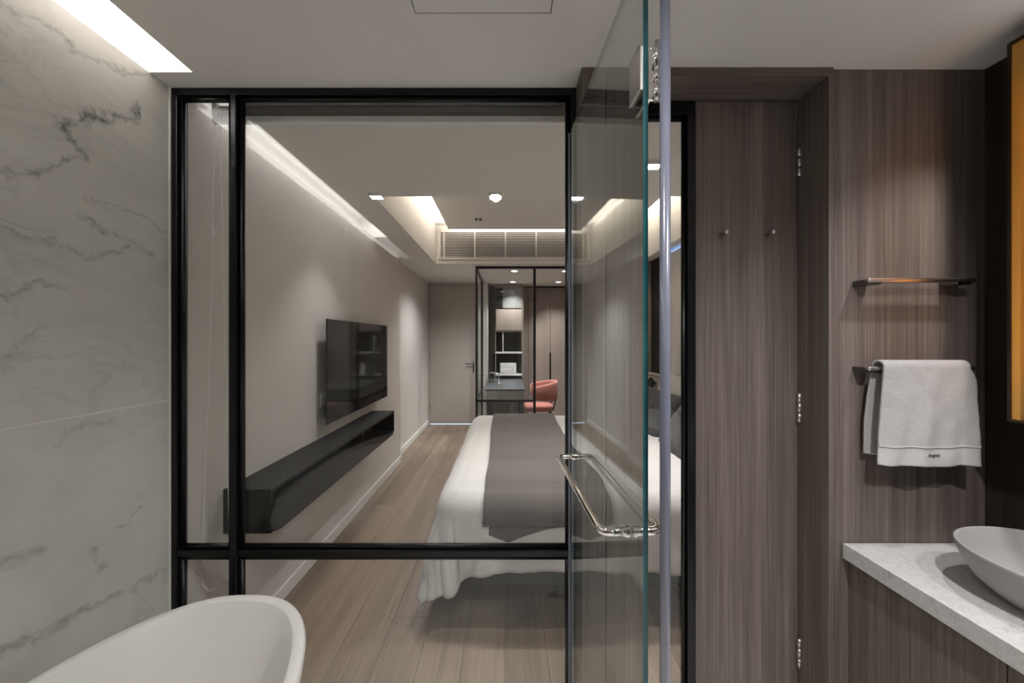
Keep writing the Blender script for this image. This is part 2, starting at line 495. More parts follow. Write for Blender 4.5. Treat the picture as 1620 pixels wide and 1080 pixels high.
# towel wall, right wall
wr = struct('wall_right', box(1.65, 1.75, -1.6, 1.46, 0, ZC), M['wood_shade'], 'dark wood bathroom wall behind basin and mirror cabinet')
wt = struct('wall_front', box(1.12, 1.66, 1.306, 1.46, 0, ZC), M['wood'], 'dark wood panelled wall carrying the towel rails')

# wood portal around door and glass
pt = struct('trim_1', box(0.26, 0.3415, 1.295, 1.44, 0, ZC, bev=0.001), M['wood'], 'dark wood portal around the bathroom door')
obj('side_board', box(0.3445, 0.478, 1.2955, 1.44, 0, ZC-0.028, bev=0.001), M['wood'], pt)
obj('head_board', box(0.3415, 1.12, 1.295, 1.44, 2.312, ZC, bev=0.001), M['woodx'], pt)
obj('jamb_board', box(1.103, 1.12, 1.295, 1.46, 0, 2.312, bev=0.001), M['wood'], pt)
d1 = struct('door_1', box(0.7165, 1.1005, 1.43, 1.468, 0.008, 2.308, bev=0.0015), M['wood'], 'dark wood bathroom door leaf with two pegs and three hinges')
for zc in (2.077, 1.155, 0.235):
    bm = bmesh.new()
    for a, b_ in ((-0.055, -0.020), (-0.018, 0.018), (0.020, 0.055)):
        cyl(bm, (1.1, 1.421, zc+a), (1.1, 1.421, zc+b_), 0.0075, 12)
    obj('hinge', bm, M['steel'], d1, True)
for xc in (0.812, 0.985):
    bm = tube(bmesh.new(), [(xc, 1.43, 1.806), (xc, 1.412, 1.806), (xc, 1.410, 1.806), (xc, 1.392, 1.806), (xc, 1.388, 1.806)],
              [0.0055, 0.0055, 0.009, 0.009, 0.006], 14)
    obj('peg', bm, M['steel'], d1, True)

# ------------------------------------------------------------------ black framed partition (window_1) and narrow glazed panel (window_2)
def bar(bm, x0, x1, y0, y1, z0, z1): B(bm, x0, x1, y0, y1, z0, z1, bev=0.003)
w1 = struct('window_1', box(-1.236, 0.262, YP, YP+0.045, ZC-0.026, ZC, bev=0.003), M['black'], 'large black framed glass partition between bathroom and bedroom')
def frame_part(name, a): return obj(name, box(*a, bev=0.003), M['black'], w1)
frame_part('stile', (-1.236, -1.214, YP, YP+0.045, 0, ZC-0.026))
frame_part('stile', (0.240, 0.262, YP, YP+0.045, 0, ZC-0.026))
frame_part('mullion', (-1.015, -0.993, YP-0.004, YP+0.045, 0, ZC-0.026))
zr = 1.41-(876-537)/600*YP
frame_part('rail', (-1.214, -1.015, YP, YP+0.045, zr-0.012, zr+0.012))
frame_part('rail', (-0.993, 0.240, YP, YP+0.045, zr-0.012, zr+0.012))
for (x0, x1) in ((-1.214, -1.015), (-0.993, 0.240)):
    for (z0, z1) in ((0.0, zr-0.012), (zr+0.012, ZC-0.026)):
        b_ = 0.018; y0 = YP+0.010
        bm = bmesh.new()
        for (a, b2, c, d) in ((x0, x0+b_, z0, z1), (x1-b_, x1, z0, z1), (x0, x1, z1-b_, z1), (x0, x1, z0, z0+b_)):
            # rounded glazing bead
            cyl_axis = 'z' if (b2-a) < (d-c) else 'x'
            if cyl_axis == 'z': tube(bm, [((a+b2)/2, y0+0.008, c), ((a+b2)/2, y0+0.008, d)], 0.0095, 16)
            else: tube(bm, [(a, y0+0.008, (c+d)/2), (b2, y0+0.008, (c+d)/2)], 0.0095, 16)
        obj('bead', bm, M['black'], w1, True)
        obj('pane', box(x0+0.006, x1-0.006, YP+0.022, YP+0.030, z0+0.005, z1-0.005), M['glass'], w1)
w2 = struct('window_2', box(0.480, 0.715, 1.43, 1.475, 2.257, 2.311, bev=0.002), M['black'], 'narrow black framed glass panel beside the wood door')
obj('stile', box(0.686, 0.715, 1.43, 1.475, 0, 2.257, bev=0.002), M['black'], w2)
obj('stile', box(0.480, 0.500, 1.43, 1.475, 0, 2.257, bev=0.002), M['black'], w2)
bm = bmesh.new()
tube(bm, [(0.678, 1.447, 0), (0.678, 1.447, 2.257)], 0.009, 14); tube(bm, [(0.49, 1.447, 2.249), (0.686, 1.447, 2.249)], 0.009, 14)
obj('bead', bm, M['black'], w2, True)
obj('pane', box(0.495, 0.69, 1.452, 1.460, 0.0, 2.252), M['glass'], w2)
struct('wall_front.001', boxes([(0.716, 1.90, 1.472, 1.52, 0, 2.8), (0.262, 0.478, 1.441, 1.475, 0, ZC), (-1.33, 0.7, 1.462, 1.50, ZB+0.001, 2.8)]), M['tvwall'], 'bedroom side of the wall around the glass partition')

# ------------------------------------------------------------------ bedroom shell
fl = struct('floor.001', box(-1.35, 1.85, YP+0.045, 6.85, -0.1, -0.016), M['oak'], 'pale oak plank floor of the bedroom')
pw = 0.188; x = -1.32; row = 0
plank_mesh = {}
while x < 1.80:
    y = YP+0.05 - random.uniform(0.0, 1.5); 
    first = True
    while y < 6.78:
        L = random.choice((1.9, 1.9, 1.5, 2.1))
        ya, yb = max(y, YP+0.046), min(y+L, 6.78)
        if yb-ya > 0.05:
            o = obj('plank', box(x+0.0006, x+pw-0.0006, ya+0.0006, yb-0.0006, -0.016, 0.0, bev=0.0006), M['oak'], fl)
        y += L
    x += pw
XW = -1.215
wb = struct('wall_left.001', box(-1.36, XW, YP+0.05, 4.365, 0, ZB), M['tvwall'], 'proud painted bedroom wall behind the television')
struct('wall_left.002', box(-1.40, -1.29, 4.365, 6.4, 0, ZB), M['tvwall'], 'recessed painted wall strip beside the white door')
struct('baseboard_left', boxes([(XW, XW+0.012, YP+0.06, 4.365, 0, 0.075), (-1.29, XW+0.012, 4.365, 4.377, 0, 0.075), (-1.29, -1.278, 4.377, 6.3, 0, 0.075)], bev=0.002), M['paint'], 'low white baseboard under the television wall')
struct('wall_right.001', boxes([(1.77, 1.87, YP+0.05, 6.85, 0, 2.8), (1.645, 1.77, 4.56, 6.75, 0, ZB)]), M['closet'], 'taupe wood wall right of the bed')
CX0, CX1, CY0, CY1 = -0.867, 1.627, 2.505, 4.73
TOP = 2.83
cd = struct('ceiling.001', boxes([
    (-1.09, 1.80, YP+0.05, CY0, ZB, TOP), (-1.09, CX0, CY0, CY1, ZB, TOP), (CX1, 1.80, CY0, CY1, ZB, TOP),
    (-1.09, 1.80, CY1, 6.85, ZB, TOP), (-1.42, -1.09, 3.50, 6.85, ZB, TOP),
    (-1.42, 1.80, YP+0.05, 6.85, TOP, TOP+0.05), (-1.42, -1.09, YP+0.05, 1.50, ZB, TOP)]), M['ceil'], 'pale bedroom ceiling with a lit recessed coffer')
obj('light_slot', boxes([(-1.42, -1.09, 1.50, 3.50, 2.53, 2.56), (-1.42, -1.36, 1.50, 3.50, ZB, 2.53), (-1.36, -1.275, 1.50, 3.50, ZB-0.02, ZB+0.001)]), M['white'], cd, label='white inside of the light slot above the television wall')
obj('coffer_panel', box(-0.69, 1.45, CY0-0.2+0.35, 4.57, 2.74, 2.765), M['ceil'], cd, label='floating panel inside the coffer')
# far wall with white door
struct('wall_back.001', boxes([(-1.40, -1.275, 6.30, 6.42, 0, ZB), (-0.47, -0.30, 6.30, 6.85, 0, ZB), (-1.275, -0.47, 6.30, 6.42, 2.315, ZB), (-1.40, -0.3, 6.5, 6.85, 0, ZB)]), M['tvwall'], 'painted end wall around the white bedroom door')
d2 = struct('door_2', box(-1.262, -0.482, 6.305, 6.345, 0.012, 2.305, bev=0.002), M['doorw'], 'pale taupe flush bedroom door at the end of the room')
obj('door_frame', boxes([(-1.288, -1.264, 6.285, 6.35, 0, 2.335), (-0.480, -0.456, 6.285, 6.35, 0, 2.335), (-1.288, -0.456, 6.285, 6.35, 2.308, 2.335)], bev=0.002), M['doorw'], d2)
for z in (2.02, 1.15, 0.31):
    obj('hinge', box(-1.268, -1.256, 6.292, 6.306, z-0.05, z+0.05, bev=0.002), M['gun'], d2)
hd = obj('handle', boxes([(-0.545, -0.525, 6.29, 6.306, 0.86, 1.05)], bev=0.004), M['gun'], d2)
bm = tube(bmesh.new(), fillet([(-0.535, 6.30, 1.01), (-0.535, 6.255, 1.01), (-0.66, 6.255, 1.01)], 0.012), 0.008, 10)
obj('lever', bm, M['gun'], hd, True)
obj('gap_light', box(-1.255, -0.485, 6.318, 6.332, 0.002, 0.010), M['gap_light'], d2, label='glowing strip standing in for light through the gap under the door')

# ------------------------------------------------------------------ ceiling grille on the coffer's far face
gr = thing('air_grille', (0.38, CY1, 2.43), 'white slatted air conditioning grille on the end of the ceiling coffer', 'grille')
GX0, GX1, GZ0, GZ1 = -0.82, 1.58, 2.425, 2.745
obj('backing', box(GX0, GX1, CY1-0.006, CY1-0.002, GZ0, GZ1), M['dark'], gr, label='dark sheet standing in for the shade behind the slats')  # dark sheet in place of the shaded opening
obj('grille_frame', boxes([(GX0-0.02, GX0+0.012, CY1-0.03, CY1, GZ0-0.02, GZ1+0.02), (GX1-0.012, GX1+0.02, CY1-0.03, CY1, GZ0-0.02, GZ1+0.02),
     (GX0, GX1, CY1-0.03, CY1, GZ0-0.02, GZ0+0.006), (GX0, GX1, CY1-0.03, CY1, GZ1-0.006, GZ1+0.02)]), M['grille'], gr)
sm = None
ns = 15
for i in range(ns):
    z = GZ0+0.012+(GZ1-GZ0-0.024)*(i+0.5)/ns
    if sm is None:
        s0 = obj('slat', box(GX0+0.005, GX1-0.005, CY1-0.022, CY1-0.008, z-0.0032, z+0.0032), M['grille'], gr); z0s = z; sm = s0
    else:
        c = sm.copy(); COL.objects.link(c); c.parent = gr; c.location.z = z-z0s
vb = None
for i in range(7):
    xx = GX0+0.055+i*0.381
    if vb is None:
        vb = obj('upright', box(xx-0.008, xx+0.008, CY1-0.027, CY1-0.015, GZ0, GZ1), M['grille'], gr); x0s = xx
    else:
        c = vb.copy(); COL.objects.link(c); c.parent = gr; c.location.x = xx-x0s

# ------------------------------------------------------------------ spots and downlights
spec = [(-0.84, 2.468, 'square white ceiling spot at the corner of the coffer above the television wall'),
        (-0.067, 2.468, 'square white ceiling spot at mid edge of the coffer above the bed'),
        (0.71, 2.468, 'square white ceiling spot at the coffer edge behind the shower door'),
        (1.48, 2.468, 'square white ceiling spot at the coffer corner above the pillows'),
        (0.79, 2.03, 'square white ceiling spot nearest the glass partition')]
src = None
for (xx, yy, lb) in spec:
    if src is None:
        t = thing('ceiling_spot', (xx, yy, ZB), lb, 'light', 'square bedroom spots')
        bm = boxes([(xx-0.042, xx+0.042, yy-0.036, yy-0.030, ZB-0.022, ZB), (xx-0.042, xx+0.042, yy+0.030, yy+0.036, ZB-0.022, ZB),
                    (xx-0.042, xx-0.036, yy-0.036, yy+0.036, ZB-0.022, ZB), (xx+0.036, xx+0.042, yy-0.036, yy+0.036, ZB-0.022, ZB)])
        hs = obj('housing', bm, M['blind_w'], t); le = obj('lens', box(xx-0.036, xx+0.036, yy-0.030, yy+0.030, ZB-0.018, ZB-0.002), M['lens'], t)
        src = (t, hs, le)
    else:
        t = src[0].copy(); COL.objects.link(t); t.location = (xx, yy, ZB); t['label'] = lb
        for q in src[1:]:
            c = q.copy(); COL.objects.link(c); c.parent = t
src = None
for (xx, yy, lb) in ((0.12, 5.22, 'round recessed downlight in the study ceiling just inside the glass'), (0.12, 6.2, 'round recessed downlight deep in the study ceiling over the desk'),
                     (0.82, 5.22, 'round recessed downlight in front of the closet doors, nearer the bed'), (0.86, 6.2, 'round recessed downlight close above the tall closet doors')):
    if src is None:
        t = thing('downlight', (xx, yy, ZB), lb, 'light', 'round study downlights')
        bm = bmesh.new(); tube(bm, [(xx+0.045*math.cos(a*PI/12), yy+0.045*math.sin(a*PI/12), ZB-0.003) for a in range(25)], 0.004, 8)
        src = (t, obj('trim_ring', bm, M['blind_w'], t, True), obj('lens', disc(bmesh.new(), xx, yy, ZB-0.004, ZB-0.001, 0.038), M['lens'], t))
    else:
        t = src[0].copy(); COL.objects.link(t); t.location = (xx, yy, ZB); t['label'] = lb
        for q in src[1:]:
            c = q.copy(); COL.objects.link(c); c.parent = t
t = thing('sprinkler_head', (-0.30, 4.16, 2.74), 'small dark recessed sprinkler head in the coffer panel', 'sprinkler')
obj('cover_plate', disc(bmesh.new(), -0.30, 4.16, 2.732, 2.74, 0.045), M['blind_w'], t)
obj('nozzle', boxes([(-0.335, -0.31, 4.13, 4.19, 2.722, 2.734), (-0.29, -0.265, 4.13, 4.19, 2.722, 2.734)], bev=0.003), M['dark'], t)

# ------------------------------------------------------------------ roller blind
t = thing('roller_blind', (-0.46, 1.52, 2.355), 'rolled up grey roller blind hanging behind the glass partition', 'blind')
bx0, bx1 = -1.165, 0.245
bm = tube(bmesh.new(), [(bx0+0.02, 1.535, 2.325), (bx1-0.012, 1.535, 2.325)], 0.026, 20)
obj('fabric_roll', bm, M['blind'], t, True)
obj('bottom_rail', box(bx0, bx1, 1.503, 1.521, 2.270, 2.298, bev=0.004), M['blind_w'], t)
obj('fabric', box(bx0+0.02, bx1-0.012, 1.5105, 1.5125, 2.295, 2.33), M['blind'], t)
obj('end_bracket', boxes([(bx0-0.004, bx0+0.016, 1.505, 1.56, 2.298, 2.354)], bev=0.003), M['blind_w'], t)
obj('end_bracket', boxes([(bx1-0.010, bx1, 1.505, 1.56, 2.298, 2.354)], bev=0.003), M['blind_w'], t)
pts = [(-1.150, 1.50, 2.30), (-1.157, 1.50, 1.9), (-1.172, 1.50, 1.3), (-1.200, 1.50, 0.62), (-1.204, 1.50, 0.49), (-1.196, 1.50, 0.44), (-1.175, 1.50, 0.415), (-1.145, 1.50, 0.425), (-1.105, 1.50, 0.50), (-1.092, 1.50, 0.60), (-1.098, 1.50, 0.85), (-1.115, 1.50, 1.6), (-1.128, 1.50, 2.30)]
bm = bmesh.new()
# bead chain: small beads along the loop
P = [Vector(p) for p in pts]; acc = 0.0; step = 0.0085
for a, b_ in zip(P, P[1:]):
    L = (b_-a).length; s = acc
    while s < L:
        bmesh.ops.create_icosphere(bm, subdivisions=1, radius=0.0026, matrix=Matrix.Translation(a.lerp(b_, s/L))); s += step
    acc = s-L
tube(bm, P, 0.0009, 6)
obj('bead_chain', bm, M['blind_w'], t, True, kind='stuff')
obj('chain_weight', box(-1.160, -1.152, 1.496, 1.504, 1.82, 1.86, bev=0.002), M['blind_w'], t)

# ------------------------------------------------------------------ television, bench, socket
t = thing('television', (-1.146, 3.05, 0.86), 'thin black flat screen television mounted on the pale bedroom wall', 'television')
obj('screen_panel', box(-1.156, -1.146, 2.437, 3.677, 0.862, 1.544, bev=0.002), M['screen'], t)
obj('rear_housing', box(-1.182, -1.156, 2.78, 3.5, 0.90, 1.25, bev=0.006), M['bench'], t)
obj('wall_bracket', box(XW, -1.182, 2.85, 3.25, 1.02, 1.25, bev=0.002), M['gun'], t)
t = thing('socket_plate', (XW, 2.52, 1.01), 'small white socket plate on the wall beside the television', 'socket')
obj('plate', box(XW, XW+0.010, 2.477, 2.563, 0.967, 1.053, bev=0.003), M['printer'], t)
obj('outlet', box(XW+0.010, XW+0.013, 2.497, 2.543, 0.99, 1.03, bev=0.001), M['grille'], t)
bm = tube(bmesh.new(), fillet([(-1.195, 2.60, 1.0), (-1.175, 2.47, 0.985), (-1.175, 2.455, 0.93), (-1.175, 2.50, 0.92), (-1.18, 2.51, 0.97)], 0.02), 0.004, 8)
tag(obj('power_cable', bm, M['bench_in'], None, True), 'thin looped black cable hanging at the corner of the television', 'cable')

by0, by1, bxf, bz0, bz1 = 1.63, 3.44, -1.01, 0.576, 0.766
t = thing('media_bench', (-1.11, 2.5, bz0), 'long charcoal wall hung bench with a curved front below the television', 'bench')
obj('top_board', box(XW, bxf, by0, by1, bz1-0.016, bz1, bev=0.0015), M['bench'], t)
obj('end_board', box(XW, bxf, by0, by0+0.018, bz0, bz1-0.016, bev=0.0015), M['bench'], t)
obj('end_board', box(XW, bxf, by1-0.018, by1, bz0, bz1-0.016, bev=0.0015), M['bench'], t)
obj('bottom_board', box(XW, bxf, by0+0.018, by1-0.018, bz0, bz0+0.014), M['bench'], t)
obj('back_board', box(XW, XW+0.012, by0+0.018, by1-0.018, bz0+0.014, bz1-0.016), M['bench_in'], t)
obj('divider', box(XW+0.012, bxf-0.015, 2.72, 2.735, bz0+0.014, bz1-0.016), M['bench_in'], t)
# curved drop front: long falling arc with a rounded near end
prof_pts = [(1.69, 0.566), (1.645, 0.578), (1.618, 0.605), (1.610, 0.640), (1.625, 0.676), (1.66, 0.702), (1.72, 0.718), (1.82, 0.727), (1.95, 0.731), (2.10, 0.729),
            (2.27, 0.722), (2.44, 0.711), (2.65, 0.688), (2.87, 0.658), (3.10, 0.622), (3.28, 0.592), (3.42, 0.566)]
bm = prism(prof_pts, 'X', bxf-0.016, bxf+0.010)
bmesh.ops.bevel(bm, geom=[e for e in bm.edges if abs(e.verts[0].co.x-e.verts[1].co.x) < 1e-5], offset=0.004, segments=2, affect='EDGES', profile=0.5)
obj('curved_front', bm, plain('charcoal_front', (0.011, 0.011, 0.012), 0.4, var=0.06, spec=0.35), t)

# ------------------------------------------------------------------ bed
BX0, BX1, BY0, BY1, BZ = -0.245, 1.68, 2.03, 3.93, 0.62
t = thing('bed', (0.7, 3.0, 0), 'wide bed with grey upholstered base under white bedding', 'bed')
obj('bed_base', box(-0.195, 1.66, 2.17, 3.85, 0.002, 0.27, bev=0.01), M['base'], t)
obj('mattress', box(BX0+0.04, 1.67, BY0+0.06, BY1-0.05, 0.27, 0.575, bev=0.05), M['duvet'], t)
t = thing('headboard_panel', (1.72, 3.1, 0), 'long beige padded headboard along the wall behind the bed', 'headboard')
obj('padded_panel', box(1.685, 1.768, 1.60, 4.550, 0.002, 1.0, bev=0.012), M['headboard'], t)
obj('top_ledge', box(1.675, 1.768, 1.60, 4.550, 1.0, 1.022, bev=0.004), M['headboard'], t)
t = thing('pale_backboard', (1.74, 2.8, 1.03), 'smooth pale grey wall panel above the headboard with a bluish light line', 'panel')
obj('panel_board', box(1.735, 1.768, 1.56, 4.08, 1.023, 2.325, bev=0.003), M['paint'], t)
obj('light_line', box(1.738, 1.766, 1.56, 4.08, 2.326, 2.336), M['led_blue'], t, label='bluish light line along the top edge')
t = thing('dark_backboard', (1.74, 4.32, 1.03), 'tall dark recessed panel beside the pale panel over the headboard', 'panel')
obj('panel_board', box(1.745, 1.768, 4.085, 4.55, 1.023, 2.35, bev=0.003), M['bench'], t)
obj('edge_strip', box(1.70, 1.768, 4.5515, 4.5585, 0.0, 2.35, bev=0.001), M['closet'], t)
t = thing('wall_lamp', (1.68, 4.28, 0.92), 'small round dark wall lamp on the headboard', 'lamp')
bm = tube(bmesh.new(), [(1.684, 4.28, 0.92), (1.645, 4.28, 0.92)], 0.018, 16)
obj('stem', bm, M['gun'], t, True)
bm = tube(bmesh.new(), [(1.645, 4.28, 0.92), (1.63, 4.28, 0.92), (1.622, 4.28, 0.92)], [0.068, 0.068, 0.05], 28)
obj('lamp_head', bm, M['bench'], t)

def drape(px_, py_, z_top, r, flare, foldamp, lift=0.0, seedv=0.0, yr=(BY0, BY1), xr=(BX0, 9)):
    """flat cloth point -> draped point over the bed box"""
    cx = min(max(px_, xr[0]), xr[1]); cy = min(max(py_, yr[0]), yr[1])
    ox, oy = px_-cx, py_-cy
    d0 = math.hypot(ox, oy); d = d0
    if d0 > 0:
        mxn = max(abs(ox), abs(oy)); d = mxn+0.22*(d0-mxn)
    und = 0.012*mnoise.noise(Vector((px_*3.1+seedv, py_*3.1, 1.7)))+0.006*mnoise.noise(Vector((px_*9+seedv, py_*7, 4.2)))
    if d < 1e-6:
        # gentle rounding toward the edges
        e = min(px_-xr[0], py_-yr[0], yr[1]-py_)
        z = z_top+und*min(1, max(0, e)*6+0.2)-0.018*math.exp(-max(0, e)/0.05)
        return Vector((px_, py_, z+lift))
    dx, dy = ox/d0, oy/d0
    arc = r*PI/2
    if d < arc:
        a = d/r; out = r*math.sin(a); dn = r*(1-math.cos(a)); k = 0
    else:
        k = d-arc; out = r+flare*k; dn = r+k
    corner = abs(dx*dy)*2
    out += corner*0.16*max(0, k)+0.10*max(0, -dx)*max(0, k)
    # folds
    al = math.atan2(dy, dx)
    sp_ = px_*6.0+py_*5.0+al*3.0
    fold = foldamp*min(1, k*4)*(1-0.6*corner)*(math.sin(sp_*2.3+seedv)+0.6*math.sin(sp_*5.1+1.3+seedv)+0.9*mnoise.noise(Vector((px_*7, py_*7, seedv))))
    wr = 0.016*mnoise.noise(Vector((px_*5.5+py_*2.0, py_*5.5-px_*1.5, seedv+3)))+0.008*mnoise.noise(Vector((px_*13, py_*11, seedv+8)))
    out += fold+und*0.8+wr*min(1, k*5)*(1 if lift == 0 else 0.25)
    n_ = Vector((dx, dy, 0))
    p = Vector((cx, cy, z_top-0.018-dn))+n_*(out+lift)
    p.z = max(p.z, 0.035+0.02*math.sin(sp_*4))
    p.z += lift*0.3 if k == 0 else 0
    return p
DR = 0.418
NU, NV = 150, 160
def dv(u, v):
    px_ = BX0-0.50+u*(1.55-BX0+0.50)
    edge = 0.007*math.sin(px_*9)+0.006*math.sin(px_*27+1)+0.004*mnoise.noise(Vector((px_*20, 0, 0)))
    q_ = min(1, max(0, (BX0+0.10-px_)/0.16)); ext = 0.085*q_*q_*(3-2*q_)
    py_ = BY0-DR-ext+edge+v*(BY1-BY0+2*DR+ext)
    return drape(px_, py_, BZ, 0.10, 0.10, 0.010)
o = obj('duvet', grid(NU, NV, dv), M['duvet'], None, True)
tag(o, 'white cotton duvet draped over the bed down towards the floor', 'duvet')
thick(o, 0.02, 1); 
# throw over the middle of the bed
TX0, TX1 = -0.115, 0.475
t = thing('bed_throw', (0.18, 3.0, BZ), 'ribbed taupe throw laid across the foot half of the bed', 'throw')
def tv(u, v):
    px_ = TX0+u*(TX1-TX0)+0.010*math.sin(v*7+u)
    py_ = BY0-0.172+v*(BY1+0.16-BY0+0.172)
    return drape(px_, py_, BZ, 0.10, 0.05, 0.004, lift=0.028)
o = obj('upper_layer', grid(46, 130, tv), M['throw'], t, True); thick(o, 0.012, 1)
def tv2(u, v):
    px_ = TX0+0.03+u*(TX1-TX0-0.06)
    lowe = 0.265-0.075*max(0, math.sin((u-0.2)*PI*0.9))*(1 if u > 0.2 else 0)
    py_ = BY0-lowe+v*(0.25)
    return drape(px_, py_, BZ, 0.10, 0.05, 0.005, lift=0.018)
o = obj('under_layer', grid(40, 20, tv2), M['throw'], t, True); thick(o, 0.008, 1)
bm = bmesh.new()
for i in range(150):
    u = i/149; p = drape(TX0+u*(TX1-TX0)+0.010*math.sin(u), BY0-0.172, BZ, 0.10, 0.05, 0.004, lift=0.034)
    tube(bm, [p+Vector((0, 0, 0.012)), p+Vector((random.uniform(-.002, .002), -0.003, -0.012+random.uniform(-.004, .003)))], 0.0016, 5)
obj('hem_fringe', bm, M['throw'], t, True, kind='stuff')

def pillow(name, c, sx, sz, th, lean, yaw, m, label, group, seedv, crease=0.0):
    t_ = thing(name, c, label, 'pillow', group)
    n = 36
    bm_ = bmesh.new(); lay = {}
    R = Matrix.Rotation(yaw, 3, 'Z') @ Matrix.Rotation(lean, 3, 'Y')
    for side in (1, -1):
        for i in range(n+1):
            for j in range(n+1):
                u, v = i/n*2-1, j/n*2-1
                edge = (i in (0, n) or j in (0, n))
                if side == -1 and edge: lay[(side, i, j)] = lay[(1, i, j)]; continue
                f = max(0, (1-abs(u)**2.6))*max(0, (1-abs(v)**2.6))
                pin = 1-0.07*(abs(u)**2*(1-abs(v)**2)+abs(v)**2*(1-abs(u)**2))*0.9
                w_ = 0.010*mnoise.noise(Vector((u*2.5+seedv, v*2.5, seedv)))+0.006*mnoise.noise(Vector((u*6+seedv, v*4, side)))
                x_ = side*(th*0.5*f**0.42)+w_*f**0.3+crease*math.exp(-((v-0.8+0.2*u)/0.10)**2)*side
                p = R @ Vector((x_, u*sx/2*pin, v*sz/2*pin))
                lay[(side, i, j)] = bm_.verts.new(Vector(c)+p)
    for side in (1, -1):
        for i in range(n):
            for j in range(n):
                vs = [lay[(side, i, j)], lay[(side, i+1, j)], lay[(side, i+1, j+1)], lay[(side, i, j+1)]]
                if side == -1: vs.reverse()
                bm_.faces.new(vs)
    obj('pillow_case', bm_, m, t_, True)
    return t_
pillow('white_pillow', (1.565, 3.46, 0.84), 0.84, 0.50, 0.17, math.radians(14), 0.0, M['duvet'], 'white pillow leaning on the headboard, at the window end away from the partition'.replace('at the window end away', 'on the side away'), 'white pillows', 3.1)
pillow('white_pillow', (1.565, 2.58, 0.84), 0.84, 0.50, 0.17, math.radians(14), 0.0, M['duvet'], 'white pillow leaning on the headboard, on the side near the partition', 'white pillows', 5.7)
pillow('charcoal_pillow', (1.29, 3.38, 0.765), 0.80, 0.46, 0.17, math.radians(33), 0.03, M['pillow_g'], 'charcoal pillow propped in front of the white one, on the side away from the partition', 'charcoal pillows', 1.3)
pillow('charcoal_pillow', (1.28, 2.56, 0.765), 0.80, 0.46, 0.17, math.radians(33), -0.04, M['pillow_g'], 'charcoal pillow propped in front of the white one, on the side near the partition', 'charcoal pillows', 8.9)

# ------------------------------------------------------------------ glazed study beyond the bed
SX0, SX1, SY0, SY1 = -0.39, 0.367, 4.89, 6.75
zt = ZB; zb = 0.62
t = thing('glass_enclosure', (0, SY0, 0), 'slim black framed glass enclosure around the study beyond the bed', 'enclosure')
fr_list = [('corner_post', (SX0, SX0+0.022, SY0, SY0+0.022, 0, zt)), ('post', (SX1-0.012, SX1+0.022, SY0, SY0+0.03, 0, zt)),
           ('header', (SX0, 1.64, SY0-0.005, SY0+0.028, zt-0.030, zt-0.001)), ('rail', (SX0-0.003, SX1, SY0-0.003, SY0+0.028, zb-0.014, zb+0.014)),
           ('rail', (SX0, SX0+0.024, SY0+0.022, 6.29, zb-0.014, zb+0.014)), ('header', (SX0, SX0+0.024, SY0+0.028, 6.29, zt-0.03, zt-0.001)),
           ('post', (SX0, SX0+0.03, 6.00, 6.04, 0, zt-0.03)), ('sill', (SX0, SX1, SY0, SY0+0.03, 0.0, 0.03))]
for nm, a in fr_list: obj(nm, box(*a, bev=0.002), M['black'], t)
for a in ((SX0+0.022, SX1-0.012, SY0+0.010, SY0+0.016, zb+0.014, zt-0.03), (SX0+0.022, SX1-0.012, SY0+0.010, SY0+0.016, 0.03, zb-0.014),
          (SX0+0.008, SX0+0.014, SY0+0.022, 6.00, zb+0.014, zt-0.03), (SX0+0.008, SX0+0.014, SY0+0.022, 6.00, 0.02, zb-0.014),
          (SX0+0.008, SX0+0.014, 6.04, 6.29, zb+0.014, zt-0.03)):
    obj('pane', box(*a), M['glass'], t)
# study back wall cabinets
struct('wall_back.002', box(-0.31, 1.90, SY1+0.025, 6.85, 0, ZB), M['closet'], 'back wall of the study behind the cabinets')
t = thing('closet', (0.8, 6.75, 0), 'tall taupe closet with flush doors and a long black pull', 'closet')
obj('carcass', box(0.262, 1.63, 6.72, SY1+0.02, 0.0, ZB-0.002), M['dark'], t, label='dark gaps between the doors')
xs = [0.262, 0.40, 0.784, 1.22, 1.63]
for a, b_ in zip(xs, xs[1:]):
    obj('door', box(a+0.003, b_-0.003, 6.70, 6.72, 0.06, ZB-0.03, bev=0.001), M['closet'], t)
obj('pull', box(0.772, 0.800, 6.692, 6.702, 0.70, 1.18, bev=0.002), M['black'], t)
obj('plinth', box(0.262, 1.63, 6.71, 6.72, 0.0, 0.058), M['closet'], t)
SB = 6.45
Zs = lambda py: 1.41-(py-537)*SB/600
Xs = lambda px: (px-800)*SB/600
t = thing('study_cabinet', (0.05, SB, 0), 'shelf unit with upper glass doors and open niches above the desk end', 'cabinet')
cx0, cx1 = Xs(784.5), Xs(826)
obj('side_panel', box(cx0-0.012, cx0, SB, SY1, 0.72, ZB-0.005), M['closet'], t)
obj('side_panel', box(cx1, cx1+0.02, SB, SY1, 0.0, ZB-0.005), M['closet'], t)
obj('back_panel', box(cx0, cx1, SY1-0.02, SY1+0.01, 0.72, ZB-0.005), M['bench_in'], t)
obj('top_panel', box(cx0, cx1, SB, SY1-0.02, Zs(455), ZB-0.005), M['closet'], t)
obj('shelf', box(cx0, cx1, SB, SY1-0.02, Zs(524.5), Zs(523)), M['doorw'], t)
obj('shelf', box(cx0, cx1, SB-0.01, SY1-0.02, Zs(559), Zs(556.5)), M['printer'], t)
obj('shelf', box(cx0, cx1, SB-0.01, SY1-0.02, Zs(594), Zs(591.5)), M['printer'], t)
obj('divider', box(Xs(795), Xs(796.5), SB+0.005, SY1-0.02, Zs(556.5), Zs(524.5)), M['printer'], t)
obj('flap_door', box(cx0+0.003, cx1-0.003, SB-0.016, SB, Zs(522.5), Zs(489), bev=0.001), M['closet'], t)
